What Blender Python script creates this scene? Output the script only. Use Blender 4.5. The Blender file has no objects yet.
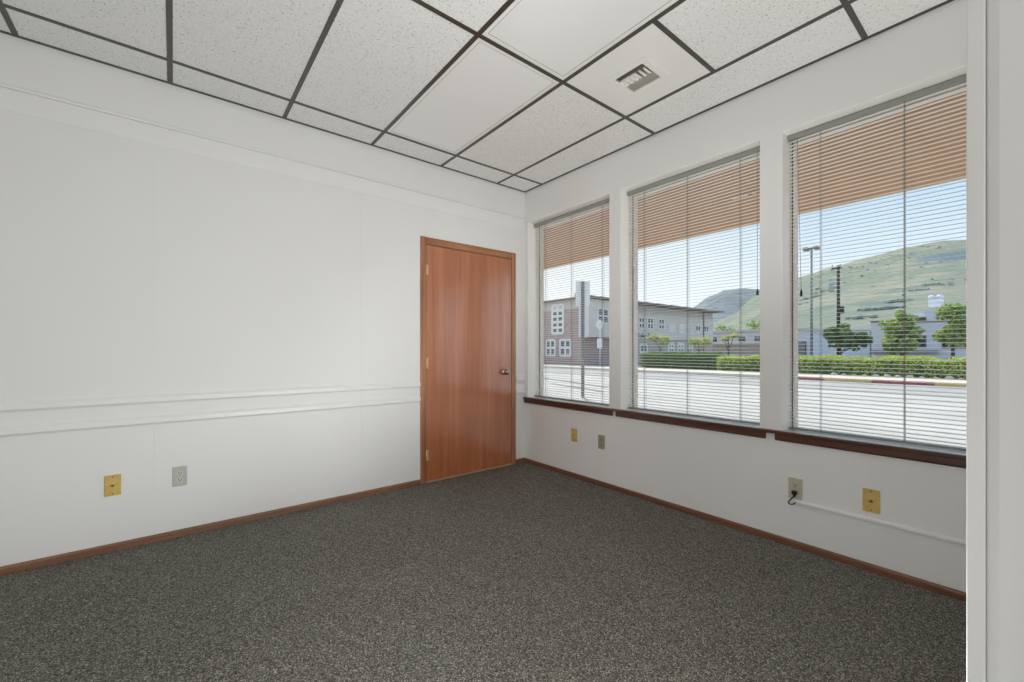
import bpy, bmesh, math, random
from mathutils import Vector, Matrix

random.seed(7)
S = bpy.context.scene
COL = S.collection
H = 2.723            # ceiling height
GZ = -0.27           # street level outside

# ------------------------------------------------------------------ materials
def srgb(r, g, b):
    f = lambda c: ((c / 255 + 0.055) / 1.055) ** 2.4 if c > 10 else c / 255 / 12.92
    return (f(r), f(g), f(b), 1)

class NT:
    """tiny node-tree helper"""
    def __init__(s, name):
        s.m = bpy.data.materials.new(name); s.m.use_nodes = True
        s.t = s.m.node_tree; s.n = s.t.nodes; s.l = s.t.links
        s.p = s.n['Principled BSDF']; s.out = s.n['Material Output']
    def add(s, typ, **kw):
        n = s.n.new(typ)
        for k, v in kw.items(): setattr(n, k, v)
        return n
    def ln(s, a, b): s.l.new(a, b)
    def coord(s, scale=(1, 1, 1), which='Object'):
        tc = s.add('ShaderNodeTexCoord'); mp = s.add('ShaderNodeMapping')
        mp.inputs['Scale'].default_value = scale
        s.ln(tc.outputs[which], mp.inputs['Vector']); return mp.outputs['Vector']
    def noise(s, vec, scale, detail=2, rough=.5):
        n = s.add('ShaderNodeTexNoise'); n.inputs['Scale'].default_value = scale
        n.inputs['Detail'].default_value = detail; n.inputs['Roughness'].default_value = rough
        s.ln(vec, n.inputs['Vector']); return n
    def ramp(s, fac, stops, interp='LINEAR'):
        r = s.add('ShaderNodeValToRGB'); r.color_ramp.interpolation = interp
        e = r.color_ramp.elements
        while len(e) < len(stops): e.new(.5)
        for el, (p, c) in zip(e, stops): el.position = p; el.color = c
        s.ln(fac, r.inputs['Fac']); return r.outputs['Color']
    def bump(s, h, strength, dist=.002):
        b = s.add('ShaderNodeBump'); b.inputs['Strength'].default_value = strength
        b.inputs['Distance'].default_value = dist
        s.ln(h, b.inputs['Height']); s.ln(b.outputs['Normal'], s.p.inputs['Normal'])

def plain(name, col, rough=.6, metal=0, spec=.5, emit=None, estr=0):
    t = NT(name); p = t.p
    p.inputs['Base Color'].default_value = col
    p.inputs['Roughness'].default_value = rough; p.inputs['Metallic'].default_value = metal
    p.inputs['Specular IOR Level'].default_value = spec
    if emit:
        p.inputs['Emission Color'].default_value = emit; p.inputs['Emission Strength'].default_value = estr
    return t.m

def mottled(name, c1, c2, scale, rough=.8, detail=3, bump=0, lo=.35, hi=.65, spec=.3, stretch=(1, 1, 1)):
    t = NT(name); v = t.coord(stretch); n = t.noise(v, scale, detail)
    t.ln(t.ramp(n.outputs['Fac'], [(lo, c1), (hi, c2)]), t.p.inputs['Base Color'])
    t.p.inputs['Roughness'].default_value = rough; t.p.inputs['Specular IOR Level'].default_value = spec
    if bump: t.bump(n.outputs['Fac'], bump, .01)
    return t.m

def wood(name, dark, mid, light, rough=.3, axis='Z', grain=1.0, coat=0.0):
    t = NT(name)
    st = {'Z': (1, 1, .045), 'X': (.045, 1, 1), 'Y': (1, .045, 1)}[axis]
    v = t.coord(st)
    n1 = t.noise(v, 28 * grain, 6, .62)
    n2 = t.noise(v, 170 * grain, 3, .6)
    n3 = t.noise(t.coord((1, 1, 1)), 1.7, 2)
    mx = t.add('ShaderNodeMath', operation='MULTIPLY_ADD')
    t.ln(n2.outputs['Fac'], mx.inputs[0]); mx.inputs[1].default_value = .35
    t.ln(n1.outputs['Fac'], mx.inputs[2])
    m2 = t.add('ShaderNodeMath', operation='MULTIPLY_ADD')
    t.ln(n3.outputs['Fac'], m2.inputs[0]); m2.inputs[1].default_value = .3; t.ln(mx.outputs[0], m2.inputs[2])
    t.ln(t.ramp(m2.outputs[0], [(.5, dark), (.8, mid), (1.0, light)]), t.p.inputs['Base Color'])
    t.p.inputs['Roughness'].default_value = rough
    t.p.inputs['Coat Weight'].default_value = coat; t.p.inputs['Coat Roughness'].default_value = .16; t.p.inputs['Coat IOR'].default_value = 1.5 + .5 * coat
    t.bump(mx.outputs[0], .04, .001)
    return t.m

M = {}
def wall_mat(name, col):
    t = NT(name); v = t.coord()
    n = t.noise(v, 2.2, 3); g = t.noise(t.coord((1, 1, .05)), 60, 3)
    a = tuple(c * .985 for c in col[:3]) + (1,)
    t.ln(t.ramp(n.outputs['Fac'], [(.3, a), (.7, col)]), t.p.inputs['Base Color'])
    t.p.inputs['Roughness'].default_value = .55; t.p.inputs['Specular IOR Level'].default_value = .3
    t.bump(g.outputs['Fac'], .05, .001)
    return t.m
M['wall'] = wall_mat('painted_wall', (.80, .80, .79, 1))
M['tanroom'] = wall_mat('grey_room_wall', (.60, .60, .59, 1))
M['reveal'] = plain('reveal_paint', (.90, .895, .88, 1), .3)
M['trimwhite'] = plain('painted_trim', (.82, .82, .81, 1), .4)
def _sw():
    m = plain('glossy_white_sill', (.90, .89, .885, 1), .2, 0, .5)
    p = m.node_tree.nodes['Principled BSDF']; p.inputs['Coat Weight'].default_value = 1; p.inputs['Coat Roughness'].default_value = .3; p.inputs['Coat IOR'].default_value = 1.8
    return m
M['sillwhite'] = _sw()
M['jamb'] = plain('painted_jamb', (.84, .835, .82, 1), .4)

def carpet():
    t = NT('loop_carpet'); v = t.coord()
    vo = t.add('ShaderNodeTexVoronoi'); vo.inputs['Scale'].default_value = 285; t.ln(v, vo.inputs['Vector'])
    wn = t.add('ShaderNodeSeparateColor'); t.ln(vo.outputs['Color'], wn.inputs[0])
    n = t.noise(v, 1.3, 3)
    c = t.ramp(wn.outputs[0], [(0, srgb(60, 58, 55)), (.3, srgb(90, 88, 83)), (.62, srgb(115, 113, 107)), (.86, srgb(146, 144, 136)), (1, srgb(188, 185, 174))])
    mix = t.add('ShaderNodeMix', data_type='RGBA', blend_type='MULTIPLY')
    mix.inputs['Factor'].default_value = 1
    t.ln(c, mix.inputs['A'])
    t.ln(t.ramp(n.outputs['Fac'], [(.3, (.93, .92, .91, 1)), (.7, (1, 1, 1, 1))]), mix.inputs['B'])
    t.ln(mix.outputs['Result'], t.p.inputs['Base Color'])
    t.p.inputs['Roughness'].default_value = .95; t.p.inputs['Specular IOR Level'].default_value = .1
    t.bump(wn.outputs[1], .6, .004)
    return t.m
M['carpet'] = carpet()

def tile():
    t = NT('acoustic_tile'); v = t.coord()
    vo = t.add('ShaderNodeTexVoronoi'); vo.inputs['Scale'].default_value = 105; t.ln(v, vo.inputs['Vector'])
    sc = t.add('ShaderNodeSeparateColor'); t.ln(vo.outputs['Color'], sc.inputs[0])
    # pin-hole where a cell is chosen and the point lies near its centre
    rad = t.add('ShaderNodeMath', operation='MULTIPLY_ADD'); t.ln(sc.outputs[0], rad.inputs[0])
    rad.inputs[1].default_value = .62; rad.inputs[2].default_value = -.3
    lt = t.add('ShaderNodeMath', operation='LESS_THAN'); t.ln(vo.outputs['Distance'], lt.inputs[0]); t.ln(rad.outputs[0], lt.inputs[1])
    n = t.noise(v, 70, 3, .7)
    base = t.ramp(n.outputs['Fac'], [(.3, (.74, .74, .725, 1)), (.6, (.85, .85, .84, 1))])
    mix = t.add('ShaderNodeMix', data_type='RGBA'); t.ln(lt.outputs[0], mix.inputs['Factor'])
    t.ln(base, mix.inputs['A']); mix.inputs['B'].default_value = (.28, .275, .26, 1)
    t.ln(mix.outputs['Result'], t.p.inputs['Base Color'])
    t.p.inputs['Roughness'].default_value = .9; t.p.inputs['Specular IOR Level'].default_value = .15
    t.bump(n.outputs['Fac'], .25, .002)
    return t.m
M['tile'] = tile()
M['grid'] = plain('bronze_grid', srgb(54, 52, 47), .38, 0, .6)
_g = M['grid'].node_tree.nodes['Principled BSDF']; _g.inputs['Coat Weight'].default_value = .3; _g.inputs['Coat Roughness'].default_value = .14; _g.inputs['Coat IOR'].default_value = 1.7
M['lens'] = plain('light_lens', (.76, .76, .755, 1), .35, 0, .4, (1, .995, .97, 1), .05)
M['whitemetal'] = plain('white_enamel', (.84, .835, .81, 1), .35)
M['ventdark'] = plain('duct_grey', srgb(172, 170, 160), .5)
M['duct'] = plain('duct_dark', srgb(150, 148, 138), .6)
M['door'] = wood('varnished_door', srgb(150, 82, 46), srgb(174, 102, 62), srgb(188, 116, 74), .32, 'Z', .6, 1.0)
M['casing'] = wood('oak_casing', srgb(124, 78, 48), srgb(160, 106, 72), srgb(182, 130, 94), .35, 'Z', 1.2, .3)
M['casing_h'] = wood('oak_casing_head', srgb(124, 78, 48), srgb(160, 106, 72), srgb(182, 130, 94), .35, 'X', 1.2, .3)
M['base_x'] = wood('oak_base_left', srgb(92, 62, 42), srgb(124, 88, 64), srgb(140, 102, 76), .4, 'X', 1.2)
M['base_y'] = wood('oak_base_right', srgb(86, 54, 40), srgb(116, 74, 54), srgb(134, 90, 68), .4, 'Y', 1.2)
M['sill'] = wood('dark_sill', srgb(52, 28, 20), srgb(80, 42, 30), srgb(104, 58, 42), .3, 'Y', 1.2, .2)
M['brass'] = plain('satin_brass', srgb(222, 178, 134), .35, .3)
M['knob'] = plain('polished_knob', srgb(190, 178, 160), .15, 1)
M['gold'] = mottled('gold_plate', srgb(200, 170, 98), srgb(212, 184, 114), 40, .35, 2)
M['goldtrim'] = plain('gold_screw', srgb(120, 92, 44), .35, .6)
M['greyplate'] = plain('grey_plate', srgb(182, 183, 175), .4)
M['greenplate'] = plain('olive_grey_plate', srgb(158, 156, 132), .4)
M['beigeplate'] = plain('beige_plate', srgb(186, 184, 164), .4)
M['slot'] = plain('socket_slot', srgb(40, 38, 36), .6)
M['socket'] = plain('socket_face', srgb(196, 196, 186), .4)
M['black'] = plain('black_plastic', srgb(22, 22, 22), .4)
def slatmat():
    t = NT('blind_slat'); p = t.p
    p.inputs['Base Color'].default_value = (.93, .925, .90, 1); p.inputs['Roughness'].default_value = .22; p.inputs['Specular IOR Level'].default_value = .6
    tr = t.add('ShaderNodeBsdfTranslucent'); tr.inputs['Color'].default_value = (.95, .945, .92, 1)
    mx = t.add('ShaderNodeMixShader'); mx.inputs[0].default_value = .34
    t.ln(p.outputs[0], mx.inputs[1]); t.ln(tr.outputs[0], mx.inputs[2]); t.ln(mx.outputs[0], t.out.inputs['Surface'])
    return t.m
M['slat'] = slatmat()
M['headrail'] = plain('grey_headrail', srgb(150, 150, 142), .4)
M['cord'] = plain('blind_cord', srgb(140, 136, 128), .8)
M['bottomrail'] = plain('grey_bottom_rail', srgb(122, 126, 120), .4)  # darker than the headrail: backlit shade put into the colour
M['alframe'] = plain('aluminium_window_frame', srgb(208, 208, 204), .45)
M['bronzeframe'] = plain('dark_window_frame', srgb(58, 58, 56), .45)
M['soffit'] = mottled('tan_soffit', srgb(182, 138, 104), srgb(196, 152, 116), 6, .8, 4, 0, .3, .7, .2)
M['fascia'] = plain('cream_fascia', srgb(222, 208, 186), .7)
M['road'] = mottled('pale_concrete_road', srgb(184, 178, 170), srgb(200, 194, 186), .35, .9, 6)
M['asphalt'] = mottled('grey_planting_strip', srgb(120, 116, 112), srgb(146, 142, 136), 2, .9, 4)
M['walk'] = mottled('concrete_walk', srgb(206, 194, 178), srgb(220, 208, 192), 1.2, .9, 5)
M['redpaint'] = mottled('red_kerb', srgb(178, 96, 96), srgb(150, 78, 84), 3, .8)
M['yellowpaint'] = mottled('yellow_kerb', srgb(214, 180, 120), srgb(202, 168, 108), 3, .8)
M['lane'] = mottled('grey_lane', srgb(166, 160, 156), srgb(182, 176, 171), .5, .9, 5)
M['crack'] = plain('road_seam', srgb(120, 122, 124), .9)

def leafmat(name, a, b, c):
    t = NT(name)
    oi = t.add('ShaderNodeNewGeometry')
    t.ln(t.ramp(oi.outputs['Random Per Island'], [(0, a), (.5, b), (1, c)]), t.p.inputs['Base Color'])
    t.p.inputs['Roughness'].default_value = .55; t.p.inputs['Specular IOR Level'].default_value = .25
    tr = t.add('ShaderNodeBsdfTranslucent')
    t.ln(t.ramp(oi.outputs['Random Per Island'], [(0, a), (.5, b), (1, c)]), tr.inputs['Color'])
    mx = t.add('ShaderNodeMixShader'); mx.inputs[0].default_value = .4
    t.ln(t.p.outputs[0], mx.inputs[1]); t.ln(tr.outputs[0], mx.inputs[2]); t.ln(mx.outputs[0], t.out.inputs['Surface'])
    return t.m
M['leaf'] = leafmat('street_tree_leaves', srgb(116, 144, 74), srgb(164, 184, 98), srgb(206, 218, 134))
M['leafdark'] = leafmat('dark_tree_leaves', srgb(84, 116, 74), srgb(112, 144, 90), srgb(150, 176, 112))
M['leafyellow'] = leafmat('yellow_green_leaves', srgb(184, 190, 110), srgb(212, 214, 140), srgb(228, 226, 160))
M['hedgeleaf'] = leafmat('hedge_leaves', srgb(138, 162, 62), srgb(194, 208, 92), srgb(232, 238, 150))
M['hedgedark'] = leafmat('dark_hedge_leaves', srgb(84, 116, 58), srgb(112, 144, 76), srgb(146, 172, 100))
M['hedgecore'] = plain('hedge_core', srgb(58, 84, 38), .9)
M['bark'] = mottled('tree_bark', srgb(80, 70, 62), srgb(110, 98, 86), 12, .9)
M['lamppost'] = plain('grey_lamp_post', srgb(134, 134, 130), .5)
M['pole'] = mottled('dark_timber_pole', srgb(62, 56, 52), srgb(84, 76, 70), 8, .9)
M['transformer'] = plain('transformer_grey', srgb(170, 174, 170), .5)
M['signback'] = plain('sign_aluminium', srgb(240, 240, 238), .5, 0)
M['signpost'] = plain('galvanised_post', srgb(118, 116, 114), .5)
M['signwhite'] = plain('white_sign', srgb(232, 234, 238), .5)
M['stone'] = mottled('pale_rock', srgb(176, 172, 164), srgb(206, 202, 194), 4, .9)

def brickmat():
    t = NT('brick_wall'); v = t.coord()
    sx = t.add('ShaderNodeSeparateXYZ'); t.ln(v, sx.inputs[0]); cx = t.add('ShaderNodeCombineXYZ')
    ad = t.add('ShaderNodeMath', operation='ADD'); t.ln(sx.outputs[0], ad.inputs[0]); t.ln(sx.outputs[1], ad.inputs[1])
    t.ln(ad.outputs[0], cx.inputs[0]); t.ln(sx.outputs[2], cx.inputs[1])
    b = t.add('ShaderNodeTexBrick'); t.ln(cx.outputs[0], b.inputs['Vector'])
    b.inputs['Color1'].default_value = srgb(186, 158, 152); b.inputs['Color2'].default_value = srgb(168, 142, 136)
    b.inputs['Mortar'].default_value = srgb(206, 194, 188)
    b.inputs['Scale'].default_value = 1; b.inputs['Brick Width'].default_value = .4; b.inputs['Row Height'].default_value = .15
    b.inputs['Mortar Size'].default_value = .015
    t.ln(b.outputs['Color'], t.p.inputs['Base Color']); t.p.inputs['Roughness'].default_value = .9
    return t.m
M['brick'] = brickmat()
M['stucco'] = mottled('grey_stucco', srgb(222, 213, 203), srgb(230, 221, 211), 2, .9)
M['stuccoband'] = plain('pale_band', srgb(208, 202, 198), .9)
M['roofgrey'] = mottled('grey_roofing', srgb(178, 170, 164), srgb(192, 186, 180), 3, .9)
M['eave'] = plain('dark_eave', srgb(128, 120, 116), .8)
M['winwhite'] = plain('white_window_frame', srgb(236, 234, 226), .5)
M['winglass'] = plain('dark_window_glass', srgb(96, 100, 108), .12)
M['darkglass'] = plain('black_window_glass', srgb(52, 58, 62), .12)
M['palewall'] = plain('pale_lavender_wall', srgb(214, 210, 212), .9)
M['tanwall'] = plain('tan_base_wall', srgb(190, 176, 166), .9)
M['greyblue'] = mottled('blue_grey_render', srgb(204, 206, 216), srgb(212, 214, 222), 1.5, .9)
M['shedwall'] = mottled('white_shed_wall', srgb(206, 212, 226), srgb(214, 220, 232), 1.5, .9)
M['letter'] = plain('dark_letter', srgb(48, 48, 56), .6)
M['hvac'] = plain('rooftop_unit', srgb(226, 226, 232), .5)

def hillmat(name, stops, patch, scale, blue_patch=None):
    t = NT(name); v = t.coord((1, 1, 1.6))
    n1 = t.noise(v, scale, 6, .6); n2 = t.noise(v, scale * 7, 5, .65)
    ad = t.add('ShaderNodeMath', operation='MULTIPLY_ADD'); t.ln(n2.outputs['Fac'], ad.inputs[0]); ad.inputs[1].default_value = .6
    t.ln(n1.outputs['Fac'], ad.inputs[2])
    c = t.ramp(ad.outputs[0], stops)
    n3 = t.noise(v, scale * 2.3, 4, .6)
    mx = t.add('ShaderNodeMix', data_type='RGBA')
    t.ln(t.ramp(n3.outputs['Fac'], [(.56, (0, 0, 0, 1)), (.63, (1, 1, 1, 1))]), mx.inputs['Factor'])
    t.ln(c, mx.inputs['A']); mx.inputs['B'].default_value = patch
    res = mx.outputs['Result']
    if blue_patch:                                    # darker bluish ellipse with a noisy edge on the slope
        c, r = blue_patch; sb = t.add('ShaderNodeVectorMath', operation='SUBTRACT'); g = t.coord()
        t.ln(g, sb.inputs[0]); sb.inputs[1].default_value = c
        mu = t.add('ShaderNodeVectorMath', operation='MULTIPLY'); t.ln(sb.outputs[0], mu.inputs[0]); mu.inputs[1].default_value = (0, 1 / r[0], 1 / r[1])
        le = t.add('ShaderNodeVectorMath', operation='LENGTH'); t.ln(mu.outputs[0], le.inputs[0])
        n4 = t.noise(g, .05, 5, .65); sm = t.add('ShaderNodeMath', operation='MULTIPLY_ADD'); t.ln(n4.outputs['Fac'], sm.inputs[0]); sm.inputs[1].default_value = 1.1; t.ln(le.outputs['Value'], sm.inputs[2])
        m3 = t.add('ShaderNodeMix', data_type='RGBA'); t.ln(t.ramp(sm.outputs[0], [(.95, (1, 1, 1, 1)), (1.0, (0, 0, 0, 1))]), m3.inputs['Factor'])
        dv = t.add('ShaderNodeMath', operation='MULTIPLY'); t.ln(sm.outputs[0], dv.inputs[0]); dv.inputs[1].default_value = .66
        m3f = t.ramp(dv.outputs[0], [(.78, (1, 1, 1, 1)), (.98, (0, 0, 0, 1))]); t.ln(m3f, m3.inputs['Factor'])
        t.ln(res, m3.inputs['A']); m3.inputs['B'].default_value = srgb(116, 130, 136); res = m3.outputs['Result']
    t.ln(res, t.p.inputs['Base Color'])
    t.p.inputs['Roughness'].default_value = 1; t.p.inputs['Specular IOR Level'].default_value = 0
    return t.m
M['hill'] = hillmat('grassy_hill', [(.6, srgb(126, 137, 122)), (.8, srgb(143, 148, 132)), (1.0, srgb(168, 161, 142))], srgb(122, 135, 124), .008, ((684, 54, 108), (46, 17)))  # grass tones desaturated in place of distance haze
M['hillfar'] = hillmat('blue_green_hill', [(.6, srgb(118, 126, 130)), (.8, srgb(132, 140, 142)), (1.0, srgb(150, 154, 152))], srgb(112, 120, 126), .012)  # greyed tones carry the distance haze in the colour
M['brush'] = mottled('hillside_brush', srgb(146, 156, 148), srgb(156, 164, 154), .05, 1)

def glassmat():
    t = NT('window_glass')
    tr = t.add('ShaderNodeBsdfTransparent'); tr.inputs['Color'].default_value = (.97, .985, .98, 1)
    gl = t.add('ShaderNodeBsdfGlossy'); gl.inputs['Roughness'].default_value = .02
    lw = t.add('ShaderNodeLayerWeight'); lw.inputs['Blend'].default_value = .5
    pw = t.add('ShaderNodeMath', operation='POWER'); t.ln(lw.outputs['Facing'], pw.inputs[0]); pw.inputs[1].default_value = 5
    ma = t.add('ShaderNodeMath', operation='MULTIPLY_ADD'); t.ln(pw.outputs[0], ma.inputs[0]); ma.inputs[1].default_value = .9; ma.inputs[2].default_value = .025
    mx = t.add('ShaderNodeMixShader'); t.ln(ma.outputs[0], mx.inputs[0])
    t.ln(tr.outputs[0], mx.inputs[1]); t.ln(gl.outputs[0], mx.inputs[2]); t.ln(mx.outputs[0], t.out.inputs['Surface'])
    t.n.remove(t.p)
    return t.m
M['glass'] = glassmat()

# ------------------------------------------------------------------ mesh helpers
class MB:
    def __init__(s): s.bm = bmesh.new(); s.mats = []
    def _mi(s, m):
        if m is None: return 0
        if m not in s.mats: s.mats.append(m)
        return s.mats.index(m)
    def box(s, x0, x1, y0, y1, z0, z1, m=None, bev=0):
        b2 = bmesh.new()
        vs = [b2.verts.new((x, y, z)) for x in (min(x0, x1), max(x0, x1)) for y in (min(y0, y1), max(y0, y1)) for z in (min(z0, z1), max(z0, z1))]
        for f in ((0, 1, 3, 2), (4, 6, 7, 5), (0, 4, 5, 1), (2, 3, 7, 6), (0, 2, 6, 4), (1, 5, 7, 3)):
            b2.faces.new([vs[i] for i in f])
        if bev:
            bmesh.ops.bevel(b2, geom=b2.edges[:], offset=bev, segments=2, affect='EDGES', profile=.5)
        s._merge(b2, m); return s
    def _merge(s, b2, m=None, mat=None):
        mi = s._mi(m); mp = {}
        for v in b2.verts: mp[v] = s.bm.verts.new(mat @ v.co if mat else v.co)
        for f in b2.faces:
            try:
                nf = s.bm.faces.new([mp[v] for v in f.verts]); nf.material_index = mi; nf.smooth = f.smooth
            except ValueError: pass
        b2.free()
    def prism(s, pts, axis, a, b, m=None):
        """closed 2-D outline pts swept along an axis from a to b"""
        def P(p, t):
            return {'x': (t, p[0], p[1]), 'y': (p[0], t, p[1]), 'z': (p[0], p[1], t)}[axis]
        v0 = [s.bm.verts.new(P(p, a)) for p in pts]; v1 = [s.bm.verts.new(P(p, b)) for p in pts]
        n = len(pts); mi = s._mi(m)
        fs = [s.bm.faces.new(v0), s.bm.faces.new(v1[::-1])]
        for i in range(n): fs.append(s.bm.faces.new((v0[i], v0[(i + 1) % n], v1[(i + 1) % n], v1[i])))
        for f in fs: f.material_index = mi
        return s
    def cyl(s, c, r, h, axis='z', seg=20, r2=None, m=None, smooth=True):
        b2 = bmesh.new()
        bmesh.ops.create_cone(b2, cap_ends=True, segments=seg, radius1=r, radius2=r if r2 is None else r2, depth=h)
        for f in b2.faces: f.smooth = smooth and len(f.verts) == 4
        R = {'z': Matrix(), 'x': Matrix.Rotation(math.pi / 2, 4, 'Y'), 'y': Matrix.Rotation(-math.pi / 2, 4, 'X')}[axis]
        s._merge(b2, m, Matrix.Translation(c) @ R); return s
    def lathe(s, prof, origin, axis='y', seg=24, m=None):
        """prof: (radius, along) pairs"""
        mi = s._mi(m); rings = []
        for r, a in prof:
            ring = []
            for k in range(seg):
                t = 2 * math.pi * k / seg; u, w = r * math.cos(t), r * math.sin(t)
                p = {'y': (u, a, w), 'x': (a, u, w), 'z': (u, w, a)}[axis]
                ring.append(s.bm.verts.new(Vector(origin) + Vector(p)))
            rings.append(ring)
        for A, B in zip(rings, rings[1:]):
            for k in range(seg):
                f = s.bm.faces.new((A[k], A[(k + 1) % seg], B[(k + 1) % seg], B[k])); f.smooth = True; f.material_index = mi
        s.bm.faces.new(rings[0]); s.bm.faces.new(rings[-1][::-1]); return s
    def tube(s, pts, r, seg=8, m=None, r1=None):
        mi = s._mi(m); pts = [Vector(p) for p in pts]; rings = []
        for i, p in enumerate(pts):
            d = (pts[min(i + 1, len(pts) - 1)] - pts[max(i - 1, 0)]).normalized()
            up = Vector((0, 0, 1)) if abs(d.z) < .9 else Vector((1, 0, 0))
            a = d.cross(up).normalized(); b = d.cross(a)
            rr = r if r1 is None else r + (r1 - r) * i / (len(pts) - 1)
            rings.append([s.bm.verts.new(p + a * rr * math.cos(2 * math.pi * k / seg) + b * rr * math.sin(2 * math.pi * k / seg)) for k in range(seg)])
        for A, B in zip(rings, rings[1:]):
            for k in range(seg):
                f = s.bm.faces.new((A[k], A[(k + 1) % seg], B[(k + 1) % seg], B[k])); f.smooth = True; f.material_index = mi
        s.bm.faces.new(rings[0][::-1]); s.bm.faces.new(rings[-1]); return s
    def leaf(s, c, size, m=None):
        n = Vector((random.gauss(0, 1), random.gauss(0, 1), random.gauss(0, 1) + .5)).normalized()
        a = n.orthogonal().normalized(); a = Matrix.Rotation(random.uniform(0, 6.28), 3, n) @ a; b = n.cross(a)
        c = Vector(c); w = size * .38
        vs = [s.bm.verts.new(c - a * size * .5), s.bm.verts.new(c + b * w), s.bm.verts.new(c + a * size * .5), s.bm.verts.new(c - b * w)]
        f = s.bm.faces.new(vs); f.material_index = s._mi(m)
    def build(s, name, mat=None, parent=None):
        bmesh.ops.recalc_face_normals(s.bm, faces=s.bm.faces[:])
        me = bpy.data.meshes.new(name); s.bm.to_mesh(me); s.bm.free()
        mats = s.mats if s.mats else [mat]
        for m in mats: me.materials.append(m)
        o = bpy.data.objects.new(name, me); COL.objects.link(o)
        if parent: o.parent = parent
        return o

def recenter(o):
    """origin to the bottom centre of the mesh"""
    me = o.data; vs = [v.co for v in me.vertices]
    mn = Vector([min(v[i] for v in vs) for i in range(3)]); mx = Vector([max(v[i] for v in vs) for i in range(3)])
    c = Vector(((mn.x + mx.x) / 2, (mn.y + mx.y) / 2, mn.z))
    me.transform(Matrix.Translation(-c)); o.location = c; return o

def tag(o, label, cat, group=None):
    o['label'] = label; o['category'] = cat
    if group: o['group'] = group
    return o
def thing(name, loc, label, cat, group=None):
    o = bpy.data.objects.new(name, None); COL.objects.link(o); o.location = loc; o.empty_display_size = .1
    return tag(o, label, cat, group)
def struct(o, label=None):
    o['kind'] = 'structure'
    if label: o['label'] = label
    return o
def empty(name, loc=(0, 0, 0)):
    o = bpy.data.objects.new(name, None); COL.objects.link(o); o.location = loc; return o
def shift(o, root):
    """child mesh was built in world space: keep it there under its root"""
    o.data.transform(Matrix.Translation(-root.location)); o.parent = root; return o
def copy_tree(o, parent=None):
    c = o.copy(); COL.objects.link(c)
    if parent: c.parent = parent
    for ch in list(o.children): copy_tree(ch, c)
    return c

# ------------------------------------------------------------------ room shell
XL, YB = -5.2, -7.0          # the carpeted space runs on behind the camera
WT = .20                     # window wall thickness
b = MB(); b.box(XL, .0, YB, 0, -.12, 0); struct(b.build('floor', M['carpet']), 'grey flecked loop carpet over the whole room')

# left wall (with the door hole)
DX0, DX1, DZ = -1.112, -.178, 2.028
b = MB()
b.box(XL, DX0, 0, .14, 0, H + .1); b.box(DX1, WT, 0, .14, 0, H + .1); b.box(DX0, DX1, 0, .14, DZ, H + .1)
# flat paint-grade panelling below the picture rail, in 4 ft sheets with hairline gaps
seams = [-2.87 - 1.2192 * k for k in (1, 0)] + [-2.87 + 1.2192]
xs = [XL] + seams + [DX0 - .01]
for x0, x1 in zip(xs, xs[1:]): b.box(x0 + .0003, x1 - .0003, -.005, 0, 0, 2.335)
b.box(DX0 - .01, DX1 + .01, -.005, 0, DZ + .02, 2.335)
b.box(DX1 + .01, -.03, -.005, 0, 0, 2.335)
struct(b.build('wall_left', M['wall']), 'white panelled wall with the brown door')

def rail(name, x0, x1, z0, z1, d0, d1, label):
    """moulding: thin backer with rounded nose"""
    prof = [(0, z0), (-d0, z0), (-d1, z0 + (z1 - z0) * .25), (-d1, z1 - (z1 - z0) * .3), (-d0, z1 - .003), (0, z1)]
    b = MB(); b.prism(prof, 'x', x0, x1); struct(b.build(name, M['trimwhite']), label)
rail('trim_1', XL, -.03, 2.335, 2.45, .009, .010, 'flat white picture rail high on the left wall')
b = MB(); b.prism([(0, 2.45), (-.0105, 2.45), (-.0125, 2.457), (-.009, 2.468), (0, 2.473)], 'x', XL, -.03); struct(b.build('trim_2', M['trimwhite']), 'thin bead along the top of the picture rail')
rail('trim_3', XL, -1.166, .815, .866, .010, .021, 'upper white chair rail left of the door')
rail('trim_4', XL, -1.166, .692, .742, .010, .021, 'lower white chair rail left of the door')
rail('trim_5', -.128, -.028, .815, .866, .010, .021, 'short upper chair rail right of the door')
rail('trim_6', -.128, -.028, .692, .742, .010, .021, 'short lower chair rail right of the door')
b = MB(); bp = [(-.003, 0), (-.016, 0), (-.016, .03), (-.011, .041), (-.003, .043)]
b.prism(bp, 'x', XL, -1.163); b.prism(bp, 'x', -.129, -.012); struct(b.build('baseboard_left', M['base_x']), 'low brown wood baseboard under the panelled wall')

# window wall
WY = [(-1.063, -.038), (-2.201, -1.170), (-3.165, -2.314)]
WZ0, WZ1 = .638, 2.412
b = MB()
b.box(0, WT, YB, .0, -.4, WZ0); b.box(0, WT, YB, 0, WZ1, H + .1)
ys = [0.0] + [v for a in WY for v in (a[1], a[0])] + [YB]
for i in range(0, len(ys), 2): b.box(0, WT, ys[i + 1], ys[i], WZ0, WZ1)
struct(b.build('wall_right', M['wall']), 'white wall with three tall windows')
b = MB(); b.prism([(-.001, 0), (-.013, 0), (-.013, .028), (-.009, .037), (-.001, .038)], 'y', -3.19, -.001)
struct(b.build('baseboard_right', M['base_y']), 'low brown wood baseboard under the windows')

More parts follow.
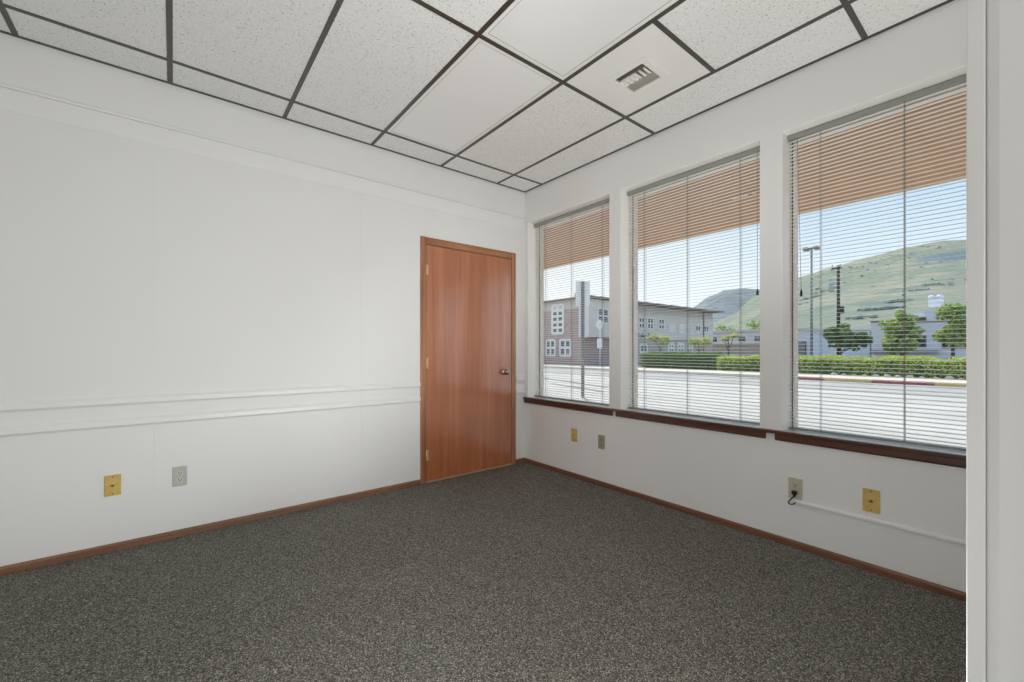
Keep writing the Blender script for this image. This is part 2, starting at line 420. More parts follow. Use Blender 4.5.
# sill: long nosing, three apron boards, white reveal bottoms
b = MB(); b.prism([(0, .637), (-.026, .637), (-.032, .642), (-.032, .652), (-.027, .656), (0, .656)], 'y', -3.19, -.006)
struct(b.build('trim_7', M['sill']), 'dark brown window sill nosing')
for k, (y0, y1) in enumerate([(-1.098, -.006), (-2.232, -1.138), (-3.19, -2.286)]):
    b = MB(); b.prism([(0, .598), (-.014, .598), (-.020, .606), (-.020, .637), (0, .637)], 'y', y0, y1)
    struct(b.build('trim_%d' % (8 + k), M['sill']), ['brown apron board under the window by the door', 'brown apron board under the middle window', 'brown apron board under the window by the white jamb'][k])
for k, (y0, y1) in enumerate(WY):
    b = MB(); b.box(0, .158, y0, y1, WZ0, .655)
    struct(b.build('trim_%d' % (11 + k), M['sillwhite']), ['white sill inside the window by the door', 'white sill inside the middle window', 'white sill inside the window by the white jamb'][k])

for k, (y0, y1) in enumerate(WY):
    b = MB(); q = .004
    b.box(.003, .156, y1 - q, y1, .655, WZ1); b.box(.003, .156, y0, y0 + q, .655, WZ1); b.box(.003, .156, y0 + q, y1 - q, WZ1 - q, WZ1)
    struct(b.build('trim_%d' % (17 + k), M['reveal']), ['white reveal around the window by the door', 'white reveal around the middle window', 'white reveal around the window by the white jamb'][k])

# windows
for k, (y0, y1) in enumerate(WY):
    w = struct(empty('window_%d' % (k + 1), (.18, (y0 + y1) / 2, WZ0)), ['tall window beside the door corner', 'tall window in the middle of the wall', 'tall window beside the white doorway jamb'][k])
    f = MB(); fw = .024
    gw = .010
    f.box(.158, .20, y0 + gw, y0 + fw, WZ0, WZ1); f.box(.158, .20, y1 - fw, y1 - gw, WZ0, WZ1)
    f.box(.158, .20, y0 + fw, y1 - fw, WZ0, .660); f.box(.158, .20, y0 + fw, y1 - fw, WZ1 - .034, WZ1)
    shift(f.build('frame', M['reveal']), w)
    f = MB(); f.box(.156, .20, y0, y0 + gw, WZ0, WZ1); f.box(.156, .20, y1 - gw, y1, WZ0, WZ1); shift(f.build('gasket', M['bronzeframe']), w)
    g = MB(); g.box(.178, .183, y0 + fw, y1 - fw, .660, WZ1 - .034); shift(g.build('pane', M['glass']), w)

# closing walls of the space behind the camera
b = MB(); b.box(XL - .14, XL, YB, .14, 0, H + .1); struct(b.build('wall_front', M['tanroom']), 'plain grey wall opposite the windows')
b = MB(); b.box(XL - .14, WT, YB - .14, YB, 0, H + .1); struct(b.build('wall_rear', M['tanroom']), 'plain grey wall at the far end behind the doorway')

# doorway wall beside the camera (only its end shows)
JX = -1.852
b = MB(); b.box(JX + .02, 0, -3.33, -3.212, 0, H + .1); struct(b.build('wall_back', M['wall']), 'wall end beside the doorway')
b = MB()
b.prism([(JX, -3.33), (JX, -3.227), (JX + .004, -3.2165), (JX + .008, -3.214), (JX + .02, -3.214), (JX + .02, -3.33)], 'z', 0, H)
struct(b.build('trim_14', M['jamb']), 'white painted doorway jamb')
b = MB(); b.box(JX + .003, JX + .075, -3.2135, -3.194, 0, H, None, .002); struct(b.build('trim_15', M['jamb']), 'white casing on the edge of the doorway')

# ------------------------------------------------------------------ ceiling
GX = lambda k: -(.358 + .6096 * k)
GY = lambda k: -(.264 + 1.2192 * k)
xl = [0.0] + [GX(k) for k in range(0, 9) if GX(k) > XL] + [XL]
yl = [0.0] + [GY(k) for k in range(0, 6) if GY(k) > YB] + [YB]
TROF = {(2, 1), (2, 2)}                     # cells holding light fixtures
VENT = (1, 2)
b = MB()
for i in range(len(xl) - 1):
    for j in range(len(yl) - 1):
        if (i, j) in TROF: continue
        if (i, j) == VENT:
            b.box(xl[i], xl[i + 1], yl[j] - .6096, yl[j + 1], H + .003, H + .02); continue
        b.box(xl[i], xl[i + 1], yl[j], yl[j + 1], H + .003, H + .02)
b.box(XL, WT, YB, .14, H + .16, H + .22)
struct(b.build('ceiling', M['tile']), 'suspended ceiling of white speckled tiles')
g = MB(); hw = .0125
for x in xl[1:-1]: g.box(x - hw, x + hw, YB, -.022, H, H + .0028)
xs2 = xl[:]
for y in yl[1:-1]:
    for a, c in zip(xs2, xs2[1:]): g.box(c + hw, a - (hw if a < 0 else .022), y - hw, y + hw, H, H + .0028)
ym = GY(1) - .6096
g.box(GX(1) + hw, GX(0) - hw, ym - hw, ym + hw, H, H + .0028)
g.box(XL, 0, -.02, 0, H, H + .0028); g.box(-.02, 0, YB, -.02, H, H + .0028)
o = struct(g.build('ceiling_grid', M['grid']), 'dark bronze metal ceiling grid'); o.name = 'trim_16'

for n, (i, j) in enumerate(sorted(TROF)):
    x1, x0, y1, y0 = xl[i] - hw, xl[i + 1] + hw, yl[j] - hw, yl[j + 1] + hw
    t = thing('ceiling_light', ((x0 + x1) / 2, (y0 + y1) / 2, H),
              ['smooth white ceiling light panel with one end beside the wall with the door', 'smooth white ceiling light panel beside the ceiling vent panel'][n], 'ceiling light', 'ceiling light panels')
    f = MB(); w = .022
    for (a, c, d, e) in ((x0, x0 + w, y0, y1), (x1 - w, x1, y0, y1), (x0 + w, x1 - w, y0, y0 + w), (x0 + w, x1 - w, y1 - w, y1)):
        f.box(a, c, d, e, H + .003, H + .012)
    f.box(x0, x1, y0, y1, H + .10, H + .105)
    for (a, c, d, e) in ((x0, x0 + .004, y0, y1), (x1 - .004, x1, y0, y1), (x0, x1, y0, y0 + .004), (x0, x1, y1 - .004, y1)): f.box(a, c, d, e, H + .012, H + .1)
    shift(f.build('frame', M['whitemetal']), t)
    gk = MB(); w2 = w + .004
    for (a, c, d, e) in ((x0 + w, x0 + w2, y0 + w, y1 - w), (x1 - w2, x1 - w, y0 + w, y1 - w), (x0 + w2, x1 - w2, y0 + w, y0 + w2), (x0 + w2, x1 - w2, y1 - w2, y1 - w)):
        gk.box(a, c, d, e, H + .004, H + .011)
    shift(gk.build('lens_edge', M['ventdark']), t)
    l = MB(); l.box(x0 + w2, x1 - w2, y0 + w2, y1 - w2, H + .0045, H + .0075); shift(l.build('lens', M['lens']), t)

# ceiling vent
vx0, vx1 = GX(1) + hw, GX(0) - hw; vy0, vy1 = ym + hw, GY(1) - hw
vcx, vcy = -.659, -1.789
t = thing('ceiling_vent', (vcx, vcy, H), 'square air vent set in a plain white metal ceiling panel', 'air vent')
p = MB(); q = .098
for (a, c, d, e) in ((vx0, vcx - q, vy0, vy1), (vcx + q, vx1, vy0, vy1), (vcx - q, vcx + q, vy0, vcy - q), (vcx - q, vcx + q, vcy + q, vy1)): p.box(a, c, d, e, H + .003, H + .006)
shift(p.build('panel', M['whitemetal']), t)
p = MB(); r0, r1 = .128, .093
for (a, c, d, e) in ((-r0, -r1, -r0, r0), (r1, r0, -r0, r0), (-r1, r1, -r0, -r1), (-r1, r1, r1, r0)):
    p.box(vcx + a, vcx + c, vcy + d, vcy + e, H - .007, H + .003, None, .0015)
shift(p.build('frame', M['whitemetal']), t)
p = MB()
for (a, c, d, e) in ((-q, -r1, -q, q), (r1, q, -q, q), (-r1, r1, -q, -r1), (-r1, r1, r1, q)): p.box(vcx + a, vcx + c, vcy + d, vcy + e, H + .006, H + .12)
p.box(vcx - q, vcx + q, vcy - q, vcy + q, H + .12, H + .124)
shift(p.build('duct', M['duct']), t)
def slant(x, dx, y0, y1, z0=.0, z1=.028):
    p = MB(); p.prism([(vcx + x, H + z0), (vcx + x + .002, H + z0), (vcx + x + dx + .002, H + z1), (vcx + x + dx, H + z1)], 'y', vcy + y0, vcy + y1)
    return p
for x, dx in ((-.088, .016), (-.072, .016), (-.056, .016), (.086, -.016), (.070, -.016), (.054, -.016), (.038, -.016)):
    shift(slant(x, dx, -r1, r1).build('louver', M['ventdark']), t)
for k in range(6):
    y = -.078 + k * .031; p = MB(); tilt = .012 if k < 3 else -.012
    z0, z1 = H + .001, H + .03
    p.prism([(vcy + y, z0), (vcy + y + .017, z0 + .002), (vcy + y + .017 + tilt, z1), (vcy + y + tilt, z1)], 'x', vcx - .04, vcx + .026)
    shift(p.build('vane', M['whitemetal']), t)

# ------------------------------------------------------------------ door
d = struct(empty('door_1', ((DX0 + DX1) / 2, 0, 0)), 'brown flush wood door in an oak casing')
lf = MB(); lf.box(-1.106, -.186, -.008, .036, .014, 2.021, None, .0012); shift(lf.build('leaf', M['door']), d)
c = MB(); cw0, cw1 = -1.162, -.130
def casing_side(xo, xi):
    s = 1 if xi > xo else -1
    return [(xo, 0), (xo, -.012), (xo + s * .006, -.017), (xi - s * .012, -.017), (xi, -.010), (xi, 0)]
c.prism(casing_side(cw0, -1.109), 'z', 0, 2.086); c.prism(casing_side(cw1, -.181), 'z', 0, 2.086)
shift(c.build('casing', M['casing']), d)
c = MB(); c.prism([(0, 2.0245), (-.010, 2.0245), (-.0165, 2.036), (-.0165, 2.08), (-.012, 2.0865), (0, 2.0865)], 'x', -1.109, -.181)
shift(c.build('head_casing', M['casing_h']), d)
c = MB()
c.box(DX0, -1.1085, 0, .14, 0, DZ); c.box(-.1815, DX1, 0, .14, 0, DZ); c.box(-1.1085, -.1815, 0, .14, 2.0245, DZ)
c.box(-1.1085, -1.09, .037, .06, .014, 2.0245); c.box(-.20, -.1815, .037, .06, .014, 2.0245); c.box(-1.09, -.20, .037, .06, 2.01, 2.0245)
shift(c.build('jamb', M['casing']), d)
c = MB(); c.box(-1.109, -.181, -.012, .14, 0, .012, None, .003); shift(c.build('threshold', plain('tan_threshold', srgb(176, 150, 116), .5)), d)
for z in (1.81, 1.018, .235):
    c = MB(); c.box(-1.104, -1.088, -.0105, -.008, z - .045, z + .045)
    c.cyl((-1.107, -.014, z), .006, .092, 'z', 12)
    shift(c.build('hinge', M['brass']), d)
kn = MB(); kn.lathe([(.030, -.008), (.032, -.011), (.028, -.016), (.013, -.020), (.011, -.036), (.016, -.042), (.026, -.050), (.028, -.060), (.024, -.070), (.012, -.075), (.001, -.076)], (-.272, 0, .915), 'y', 28)
shift(kn.build('knob', M['knob']), d)

# ------------------------------------------------------------------ wall plates
def on_left(x, z):   # local plate space (u right, v up, w out of the wall) -> world
    return Matrix(((1, 0, 0, x), (0, 0, -1, -.005), (0, 1, 0, z), (0, 0, 0, 1)))
def on_right(y, z):
    return Matrix(((0, 0, -1, 0), (-1, 0, 0, y), (0, 1, 0, z), (0, 0, 0, 1)))
def place(o, root):
    o.parent = root; return o
def plate_root(name, mat4, label, cat, group=None):
    r = thing(name, (0, 0, 0), label, cat, group); r.matrix_world = mat4; return r
def face_plate(root, mat, w=.070, h=.117):
    p = MB(); p.box(-w / 2, w / 2, -h / 2, h / 2, 0, .0065, None, .0022); place(p.build('cover_plate', mat), root)
def screw(root, v, mat):
    p = MB(); p.cyl((0, v, .0068), .0036, .002, 'z', 12); p.box(-.003, .003, v - .0005, v + .0005, .0074, .0081, None)
    place(p.build('screw', mat), root)
def jack_plate(mat4, label):
    r = plate_root('phone_jack', mat4, label, 'wall jack', 'gold wall jack plates')
    face_plate(r, M['gold']); screw(r, .046, M['goldtrim']); screw(r, -.046, M['goldtrim'])
    p = MB(); p.lathe([(.0105, .006), (.0105, .008), (.007, .0085), (.0065, .011), (.001, .011)], (0, 0, 0), 'z', 20); place(p.build('socket_ring', M['gold']), r)
    p = MB(); p.box(-.0042, .0042, -.0042, .0042, .0108, .0118); place(p.build('jack_hole', M['slot']), r)
    return r
def outlet(mat4, label, mat, smat):
    r = plate_root('power_outlet', mat4, label, 'power outlet', 'duplex power outlets')
    face_plate(r, mat)
    p = MB(); p.cyl((0, 0, .0068), .003, .002, 'z', 12); place(p.build('screw', mat), r)
    for v in (.0195, -.0195):
        p = MB(); n = 20; w, h = .0172, .0143
        pts = []
        for k in range(n):
            a = 2 * math.pi * k / n; pts.append((max(-.0155, min(.0155, w * math.cos(a) * 1.1)), v + h * math.sin(a)))
        p.prism(pts, 'z', .005, .0082); s = place(p.build('socket', smat), r)
        q = MB(); q.box(-.0078, -.0046, v - .001, v + .0075, .0078, .0088); q.box(.0046, .0078, v - .001, v + .0075, .0078, .0088)
        q.cyl((0, v - .0068, .0083), .0034, .001, 'z', 12); place(q.build('slots', M['slot']), s)
    return r
jack_plate(on_left(-3.047, .369), 'gold wall jack plate low on the panelled wall, left of the grey outlet')
outlet(on_left(-2.751, .365), 'grey power outlet low on the panelled wall beside the gold plate', M['greyplate'], M['socket'])
jack_plate(on_right(-.677, .374), 'small gold wall jack plate under the window nearest the door')
outlet(on_right(-.983, .364), 'olive grey power outlet under the window nearest the door', M['greenplate'], M['greenplate'])
outlet(on_right(-2.387, .336), 'beige power outlet with a black plug in its lower socket', M['beigeplate'], M['beigeplate'])
jack_plate(on_right(-2.724, .360), 'gold wall jack plate above the white cord cover')

# plug + cord
pl = thing('power_plug', (-.008, -2.387, .3165), 'black power plug and short looped cord below the beige outlet', 'plug')
p = MB(); p.box(-.032, -.0085, -2.3995, -2.3745, .306, .327, None, .004); p.cyl((-.020, -2.386, .300), .006, .016, 'z', 12)
shift(p.build('plug_body', M['black']), pl)
p = MB(); p.tube([(-.020, -2.386, .296), (-.020, -2.378, .285), (-.019, -2.366, .270), (-.018, -2.357, .256), (-.016, -2.357, .247), (-.013, -2.366, .242), (-.011, -2.378, .245), (-.009, -2.388, .256), (-.008, -2.396, .262)], .0035, 10)
shift(p.build('cord', M['black']), pl)
r = MB(); r.prism([(0, .252), (-.010, .252), (-.0135, .256), (-.0135, .267), (-.010, .271), (0, .271)], 'y', -3.192, -2.392)
tag(recenter(r.build('cord_cover', M['trimwhite'])), 'long white plastic cord cover strip running along the wall under the windows', 'cord cover')

# ------------------------------------------------------------------ mini blinds
BX = .095
def blind(y0, y1, cords, label, cordspec):
    t = thing('mini_blind', (BX, (y0 + y1) / 2, .655), label, 'window blind', 'white mini blinds')
    y0 += .008; y1 -= .008
    h = MB(); h.prism([(BX - .0135, 2.379), (BX - .0135, 2.405), (BX - .0105, 2.405), (BX - .0105, 2.382), (BX + .0105, 2.382), (BX + .0105, 2.405), (BX + .0135, 2.405), (BX + .0135, 2.379)], 'y', y0, y1)
    h.box(BX - .015, BX + .015, y0 - .003, y0 + .012, 2.377, 2.411); h.box(BX - .015, BX + .015, y1 - .012, y1 + .003, 2.377, 2.411)
    shift(h.build('headrail', M['headrail']), t)
    s = MB(); z = 2.366; zs = []
    while z > .682:
        zs.append(z); z -= .0215
    ta = math.radians(4)
    for z in zs:
        top, bot = [], []
        for k in range(5):
            u = (k / 4 - .5) * .025; w = .0016 * (1 - (2 * k / 4 - 1) ** 2)
            X = BX + u * math.cos(ta) ; Z = z + u * math.sin(ta) + w
            top.append((X, Z + .0004)); bot.append((X, Z - .0004))
        s.prism(top + bot[::-1], 'y', y0 + .002, y1 - .002)
    shift(s.build('slats', M['slat']), t)
    r = MB(); r.box(BX - .0125, BX + .0125, y0 + .002, y1 - .002, .658, .669, None, .003); shift(r.build('bottom_rail', M['bottomrail']), t)
    for y in cords:
        c = MB()
        for dx in (-.0135, .0135):
            c.box(BX + dx - .0006, BX + dx + .0006, y - .001, y + .001, .666, 2.381)
        c.tube([(BX, y + .004, 2.381), (BX, y + .004, .666)], .0012, 6)
        shift(c.build('ladder_cord', M['cord']), t)
    (ya, yb, zb) = cordspec
    c = MB(); xc = BX - .020
    c.tube([(BX - .014, ya, 2.385), (xc, ya, 2.37), (xc, (ya + yb) / 2, (2.37 + zb) / 2), (xc, yb, zb)], .0013, 6)
    lc = shift(c.build('lift_cord', M['cord']), t)
    q = MB(); q.lathe([(.002, .022), (.005, .012), (.007, -.012), (.006, -.018), (.001, -.019)], (xc - lc.parent.location.x, yb - t.location.y, zb - t.location.z), 'z', 14)
    o = q.build('tassel', M['black']); o.parent = lc
    return t
blind(*WY[0], (-.208, -.557, -.918), 'white mini blind on the window beside the door corner', (-1.02, -1.02, 1.50))
blind(*WY[1], (-1.332, -1.686, -2.048), 'white mini blind on the middle window', (-2.155, -2.155, 1.49))
blind(*WY[2], (-2.483, -2.837, -3.09), 'white mini blind on the window beside the white doorway jamb', (-2.372, -2.392, 1.46))

# ------------------------------------------------------------------ outside: shell of our own building
b = MB(); b.box(WT, 2.30, -9, 8, 2.55, 2.60); struct(b.build('soffit', M['soffit']), 'tan roof overhang outside the windows')
b = MB(); b.box(2.30, 2.34, -9, 8, 2.545, 2.95); struct(b.build('roof_fascia', M['fascia']))
b = MB(); b.prism([(XL, H + .3), (2.34, 2.95), (2.34, 3.0), (XL, 3.6)], 'y', -9, 8); struct(b.build('roof', M['roofgrey']))
sv = thing('soffit_vent', (1.3, -1.56, 2.55), 'small cream vent strip under the tan roof overhang', 'soffit vent')
b = MB(); b.box(1.275, 1.325, -1.66, -1.46, 2.538, 2.55, None, .003); shift(b.build('vent_cover', M['fascia']), sv)
b = MB(); b.box(1.29, 1.31, -1.635, -1.60, 2.536, 2.5385); shift(b.build('opening', M['black']), sv)

# ground
b = MB(); b.box(-60, 20.3, -60, 80, GZ - .3, GZ); struct(b.build('road', M['road']), 'pale sunlit street and parking apron')
b = MB(); b.box(15.5, 20.3, -60, 80, GZ - .02, GZ + .012); struct(b.build('gutter_lane', M['lane']), 'greyer lane beside the kerb')
b = MB(); b.box(20.5, 23.3, -60, 80, GZ - .3, GZ + .14); struct(b.build('sidewalk', M['walk']), 'pale sidewalk across the street')
b = MB(); b.box(23.3, 160, -60, 110, GZ - .3, GZ + .12); struct(b.build('planting_ground', M['asphalt']), 'grey ground behind the sidewalk')
cb = MB()
segs = [(80, 3.0, 'walk'), (3.0, 2.7, 'redpaint')]
cy = [(-60, -9, 'walk'), (-9, -4, 'redpaint'), (-4, -.69, 'yellowpaint'), (-.69, 1.22, 'redpaint'), (1.22, 2.9, 'yellowpaint'), (2.9, 5.0, 'redpaint'), (5.0, 80, 'walk')]
for y0, y1, m in cy: cb.box(20.3, 20.5, y0, y1, GZ - .3, GZ + .15, M[m])
struct(cb.build('curb'), 'kerb painted red and yellow in lengths')
b = MB()
for (x0, y0, x1, y1) in ((11.7, 12.4, 9.9, 6.85), (9.6, 9.6, 8.5, 5.9)):
    dv = Vector((x1 - x0, y1 - y0)); n = Vector((-dv.y, dv.x)).normalized() * .16
    b.bm.faces.new([b.bm.verts.new((x0 + n.x, y0 + n.y, GZ + .004)), b.bm.verts.new((x1 + n.x, y1 + n.y, GZ + .004)), b.bm.verts.new((x1 - n.x, y1 - n.y, GZ + .004)), b.bm.verts.new((x0 - n.x, y0 - n.y, GZ + .004))])
struct(b.build('road_seam', M['crack']), 'grey seam lines in the pale concrete')

# ------------------------------------------------------------------ hedges
def hedge(name, x0, x1, y0, y1, z1, leafm, n, label, size=.075):
    t = thing(name, ((x0 + x1) / 2, (y0 + y1) / 2, GZ + .12), label, 'hedge', 'clipped hedges')
    c = MB(); b2 = bmesh.new()
    nx, ny, nz = 6, int((y1 - y0) / .35), 5
    def jit(p):
        return Vector(p) + Vector((random.uniform(-.04, .04), random.uniform(-.05, .05), random.uniform(-.04, .04)))
    bz = GZ + .12
    c.box(x0 + .10, x1 - .10, y0 + .10, y1 - .10, bz, z1 - .10, None, .12)
    shift(c.build('core', M['hedgecore']), t)
    f = MB()
    area = [((z1 - bz) * (y1 - y0), 'f'), ((x1 - x0) * (y1 - y0), 't'), ((z1 - bz) * (x1 - x0) * 2, 's')]
    tot = sum(a for a, _ in area)
    for k in range(n):
        u = random.random() * tot
        y = random.uniform(y0, y1)
        wav = .05 * math.sin(y * 2.1) + .04 * math.sin(y * 5.3 + 1)
        if u < area[0][0]: p = (x0 + random.gauss(.04, .05) + wav, y, random.uniform(bz + .05, z1))
        elif u < area[0][0] + area[1][0]: p = (random.uniform(x0, x1), y, z1 + random.gauss(-.02, .05) + wav)
        else: p = (random.uniform(x0, x1), random.choice((y0, y1)) + random.gauss(0, .05), random.uniform(bz + .05, z1))
        f.leaf(p, size * random.uniform(.7, 1.4))
    shift(f.build('foliage', leafm), t)
    return t
hedge('clipped_hedge', 23.5, 25.2, -8, 9.25, .72, M['hedgeleaf'], 26000, 'long sunlit yellow-green clipped hedge behind the painted kerb')
hedge('clipped_hedge', 23.9, 25.4, 9.75, 15.0, .885, M['hedgedark'], 10000, 'darker green clipped hedge in front of the grey building')

# pale rocks along the foot of the hedge
for k in range(26):
    y = 3.2 - k * .40 + random.uniform(-.03, .03); s = random.uniform(.07, .13)
    b2 = bmesh.new(); bmesh.ops.create_icosphere(b2, subdivisions=2, radius=s)
    for v in b2.verts: v.co *= random.uniform(.85, 1.1)
    m = MB(); m._merge(b2, None, Matrix.Translation((23.12 + random.uniform(-.03, .03), y, GZ + .14 + s * .55)) @ Matrix.Diagonal((1, 1.25, .7, 1)))
    tag(recenter(m.build('landscape_rock', M['stone'])), 'small pale rock in the row along the foot of the sunlit hedge', 'rock', 'rocks along the hedge')

# ------------------------------------------------------------------ trees
def tree(name, base, blobs, n, leafm, label, trunk_r=.09, size=.17, group=None, lean=0):
    t = thing(name, base, label, 'tree', group)
    bx, by, bz = base
    tr = MB(); top = max(c[2] + .2 * r[2] for c, r in blobs)
    tr.tube([(bx, by, bz), (bx + .03, by + lean * .3, bz + (top - bz) * .35), (bx - .02, by + lean * .7, bz + (top - bz) * .7), (bx, by + lean, top)], trunk_r, 8, None, trunk_r * .3)
    for (cx, cy_, cz), r in blobs:
        tr.tube([(bx, by + lean * .4, bz + (cz - bz) * .55), ((bx + cx) / 2, (by + cy_) / 2, bz + (cz - bz) * .75), (cx, cy_, cz)], trunk_r * .5, 6, None, trunk_r * .15)
    shift(tr.build('trunk', M['bark']), t)
    f = MB(); vol = [r[0] * r[1] * r[2] for c, r in blobs]; tot = sum(vol)
    for (c, r), v in zip(blobs, vol):
        sub = []
        for q in range(max(8, int(26 * v / tot) + 5)):
            dv = Vector((random.gauss(0, 1), random.gauss(0, 1), random.gauss(0, 1))).normalized() * random.uniform(.35, .85)
            sub.append((Vector(c) + Vector((dv.x * r[0], dv.y * r[1], dv.z * r[2])), random.uniform(.38, .6) * min(r)))
        for q in range(int(n * v / tot)):
            sc, sr = random.choice(sub)
            dv = Vector((random.gauss(0, 1), random.gauss(0, 1), random.gauss(0, 1))).normalized() * sr * random.random() ** .4
            f.leaf(sc + dv, size * random.uniform(.7, 1.3))
    shift(f.build('crown', leafm), t); return t
G1 = GZ + .12
tree('street_tree', (30, 4.62, G1), [((30, 4.75, 2.1), (.75, .68, 1.0)), ((30, 4.0, 1.8), (.65, .85, .62)), ((30, 3.5, 1.8), (.55, .6, .52))], 4200, M['leafdark'],
     'dark green street tree with a lopsided crown beside the street light', .10, .17, 'street trees behind the hedge')
tree('street_tree', (30, 1.75, G1), [((30, 1.85, 1.5), (.95, 1.02, .65)), ((30, 1.85, 2.15), (.85, .88, .75)), ((30, 1.65, 2.9), (.5, .5, .65))], 5200, M['leaf'],
     'cone shaped green street tree in front of the grey block building', .10, .17, 'street trees behind the hedge')
tree('street_tree', (30, -.3, G1), [((30, -.42, 2.15), (.95, .86, .85)), ((30, -.40, 2.95), (.7, .75, .65)), ((30, -1.0, 2.3), (.7, .8, .8))], 5200, M['leaf'],
     'round bright green street tree beside the doorway jamb', .10, .17, 'street trees behind the hedge')
yg = 'small yellow-green trees'
tree('small_tree', (30, 17.25, G1), [((30, 17.8, 2.2), (.5, .65, .38)), ((30, 16.8, 1.95), (.5, .6, .4))], 1100, M['leafyellow'], 'small yellow-green tree in front of the dark wall lettering', .06, .16, yg)
tree('small_tree', (30, 13.8, G1), [((30, 14.3, 1.85), (.5, .62, .38)), ((30, 13.4, 1.8), (.5, .65, .42))], 1100, M['leafyellow'], 'small yellow-green tree by the far corner of the grey building', .06, .16, yg)
tree('small_tree', (30, 11.5, G1), [((30, 11.1, 2.2), (.35, .6, .22)), ((30, 11.8, 2.0), (.35, .3, .25))], 320, M['leafyellow'], 'thin sparse tree in front of the low white building', .09, .15, yg)
tree('distant_tree', (58, 11.5, G1), [((58, 12.3, 3.0), (1.2, 1.2, .5)), ((58, 10.6, 3.0), (1.2, 1.3, .5))], 500, M['leafyellow'], 'pale tree showing above the low white shed wall', .15, .3, 'distant trees')
tree('distant_tree', (73, 30.8, G1), [((73, 32, 4.9), (1.2, 1.2, .7)), ((73, 30.4, 4.6), (1.2, 1.3, .6))], 420, M['leaf'], 'green tree rising behind the low white building beside the grey building', .15, .3, 'distant trees')
tree('distant_tree', (73, 24.8, G1), [((73, 26.2, 5.2), (1.5, 1.6, .9)), ((73, 24.4, 5.1), (1.3, 1.4, .8))], 600, M['leaf'], 'wider green tree rising behind the low white building roof', .15, .3, 'distant trees')

# ------------------------------------------------------------------ poles and signs
lp = thing('street_light', (30, 6.16, G1), 'tall grey twin-headed street light behind the hedge', 'street light')
b = MB(); b.tube([(30, 6.16, G1), (30, 6.16, 7.8)], .085, 12, None, .06); b.cyl((30, 6.16, G1 + .08), .22, .16); shift(b.build('pole', M['lamppost']), lp)
b = MB(); b.tube([(30, 5.9, 7.83), (30, 6.42, 7.83)], .05, 8); shift(b.build('arm', M['lamppost']), lp)
for y in (5.88, 6.46):
    b = MB(); b.box(29.75, 30.25, y - .16, y + .16, 7.72, 7.92, None, .05); shift(b.build('lamp_head', M['lamppost']), lp)
up = thing('utility_pole', (31, 4.95, G1), 'dark wooden utility pole with a crossarm rising behind the dark green tree', 'utility pole')
b = MB(); b.tube([(31, 4.95, G1), (31, 4.97, 6.65)], .115, 10, None, .08); shift(b.build('pole', M['pole']), up)
b = MB(); b.box(30.86, 30.93, 4.78, 5.3, 6.42, 6.5); shift(b.build('crossarm', M['pole']), up)
for y in (4.83, 5.25):
    b = MB(); b.lathe([(.03, 0), (.06, .04), (.03, .08), (.05, .12), (.02, .16)], (30.88, y, 6.54), 'z', 10); shift(b.build('insulator', M['transformer']), up)
b = MB(); b.lathe([(.16, 4.95), (.18, 5.0), (.18, 5.5), (.14, 5.56), (.03, 5.58)], (30.75, 5.28, 0), 'z', 16); b.box(30.75, 31, 5.0, 5.3, 5.2, 5.25)
shift(b.build('transformer', M['transformer']), up)
b = MB(); b.box(30.85, 31.0, 4.64, 4.88, 3.5, 3.95, None, .04); shift(b.build('meter_box', M['pole']), up)

sg = thing('sign_post', (6.69, 5.21, GZ), 'grey street sign post outside the window by the door corner, seen from behind', 'street sign')
ax = Vector((.76, -.65, 0))     # direction along the sign face
def signplate(w, h, z0, name, mat, off):
    b = MB(); c0 = Vector((6.69, 5.21, 0)) + Vector((.65, .76, 0)) * off
    p = [c0 - ax * w / 2, c0 + ax * w / 2]; n = Vector((.65, .76, 0)) * .004
    b.prism([tuple((p[0] - n)[:2]), tuple((p[1] - n)[:2]), tuple((p[1] + n)[:2]), tuple((p[0] + n)[:2])], 'z', z0, z0 + h, None)
    return shift(b.build(name, mat), sg)
b = MB(); n = Vector((.65, .76, 0)); c0 = Vector((6.69, 5.21, 0))
pts = [c0 + ax * a + n * q for a, q in ((-.045, .03), (-.045, .022), (-.022, .022), (-.022, -.022), (.022, -.022), (.022, .022), (.045, .022), (.045, .03), (-.03 + .05, .03))]
b.prism([tuple(p[:2]) for p in (c0 + ax * -.05 + n * .02, c0 + ax * -.03 + n * -.03, c0 + ax * .03 + n * -.03, c0 + ax * .05 + n * .02)], 'z', GZ, 3.17)
shift(b.build('post', M['signpost']), sg)
signplate(.42, .74, 2.44, 'large_sign', M['signback'], .035); signplate(.24, .92, 1.50, 'small_sign', M['signwhite'], .035)

sd = thing('disc_sign', (25.0, 19.7, GZ + .14), 'round white sign above a small white plate on a thin post across the street', 'street sign')
b = MB(); b.tube([(25.0, 19.7, GZ + .14), (25.0, 19.7, 3.7)], .05, 8); shift(b.build('post', M['signwhite']), sd)
b = MB(); b.cyl((24.93, 19.68, 3.25), .36, .03, 'x', 28); shift(b.build('round_sign', M['signwhite']), sd)
b = MB(); b.cyl((24.91, 19.68, 3.25), .24, .02, 'x', 28); shift(b.build('sign_centre', M['stucco']), sd)
b = MB(); b.box(24.92, 24.95, 19.4, 19.95, 1.3, 2.1); shift(b.build('small_sign', M['signwhite']), sd)

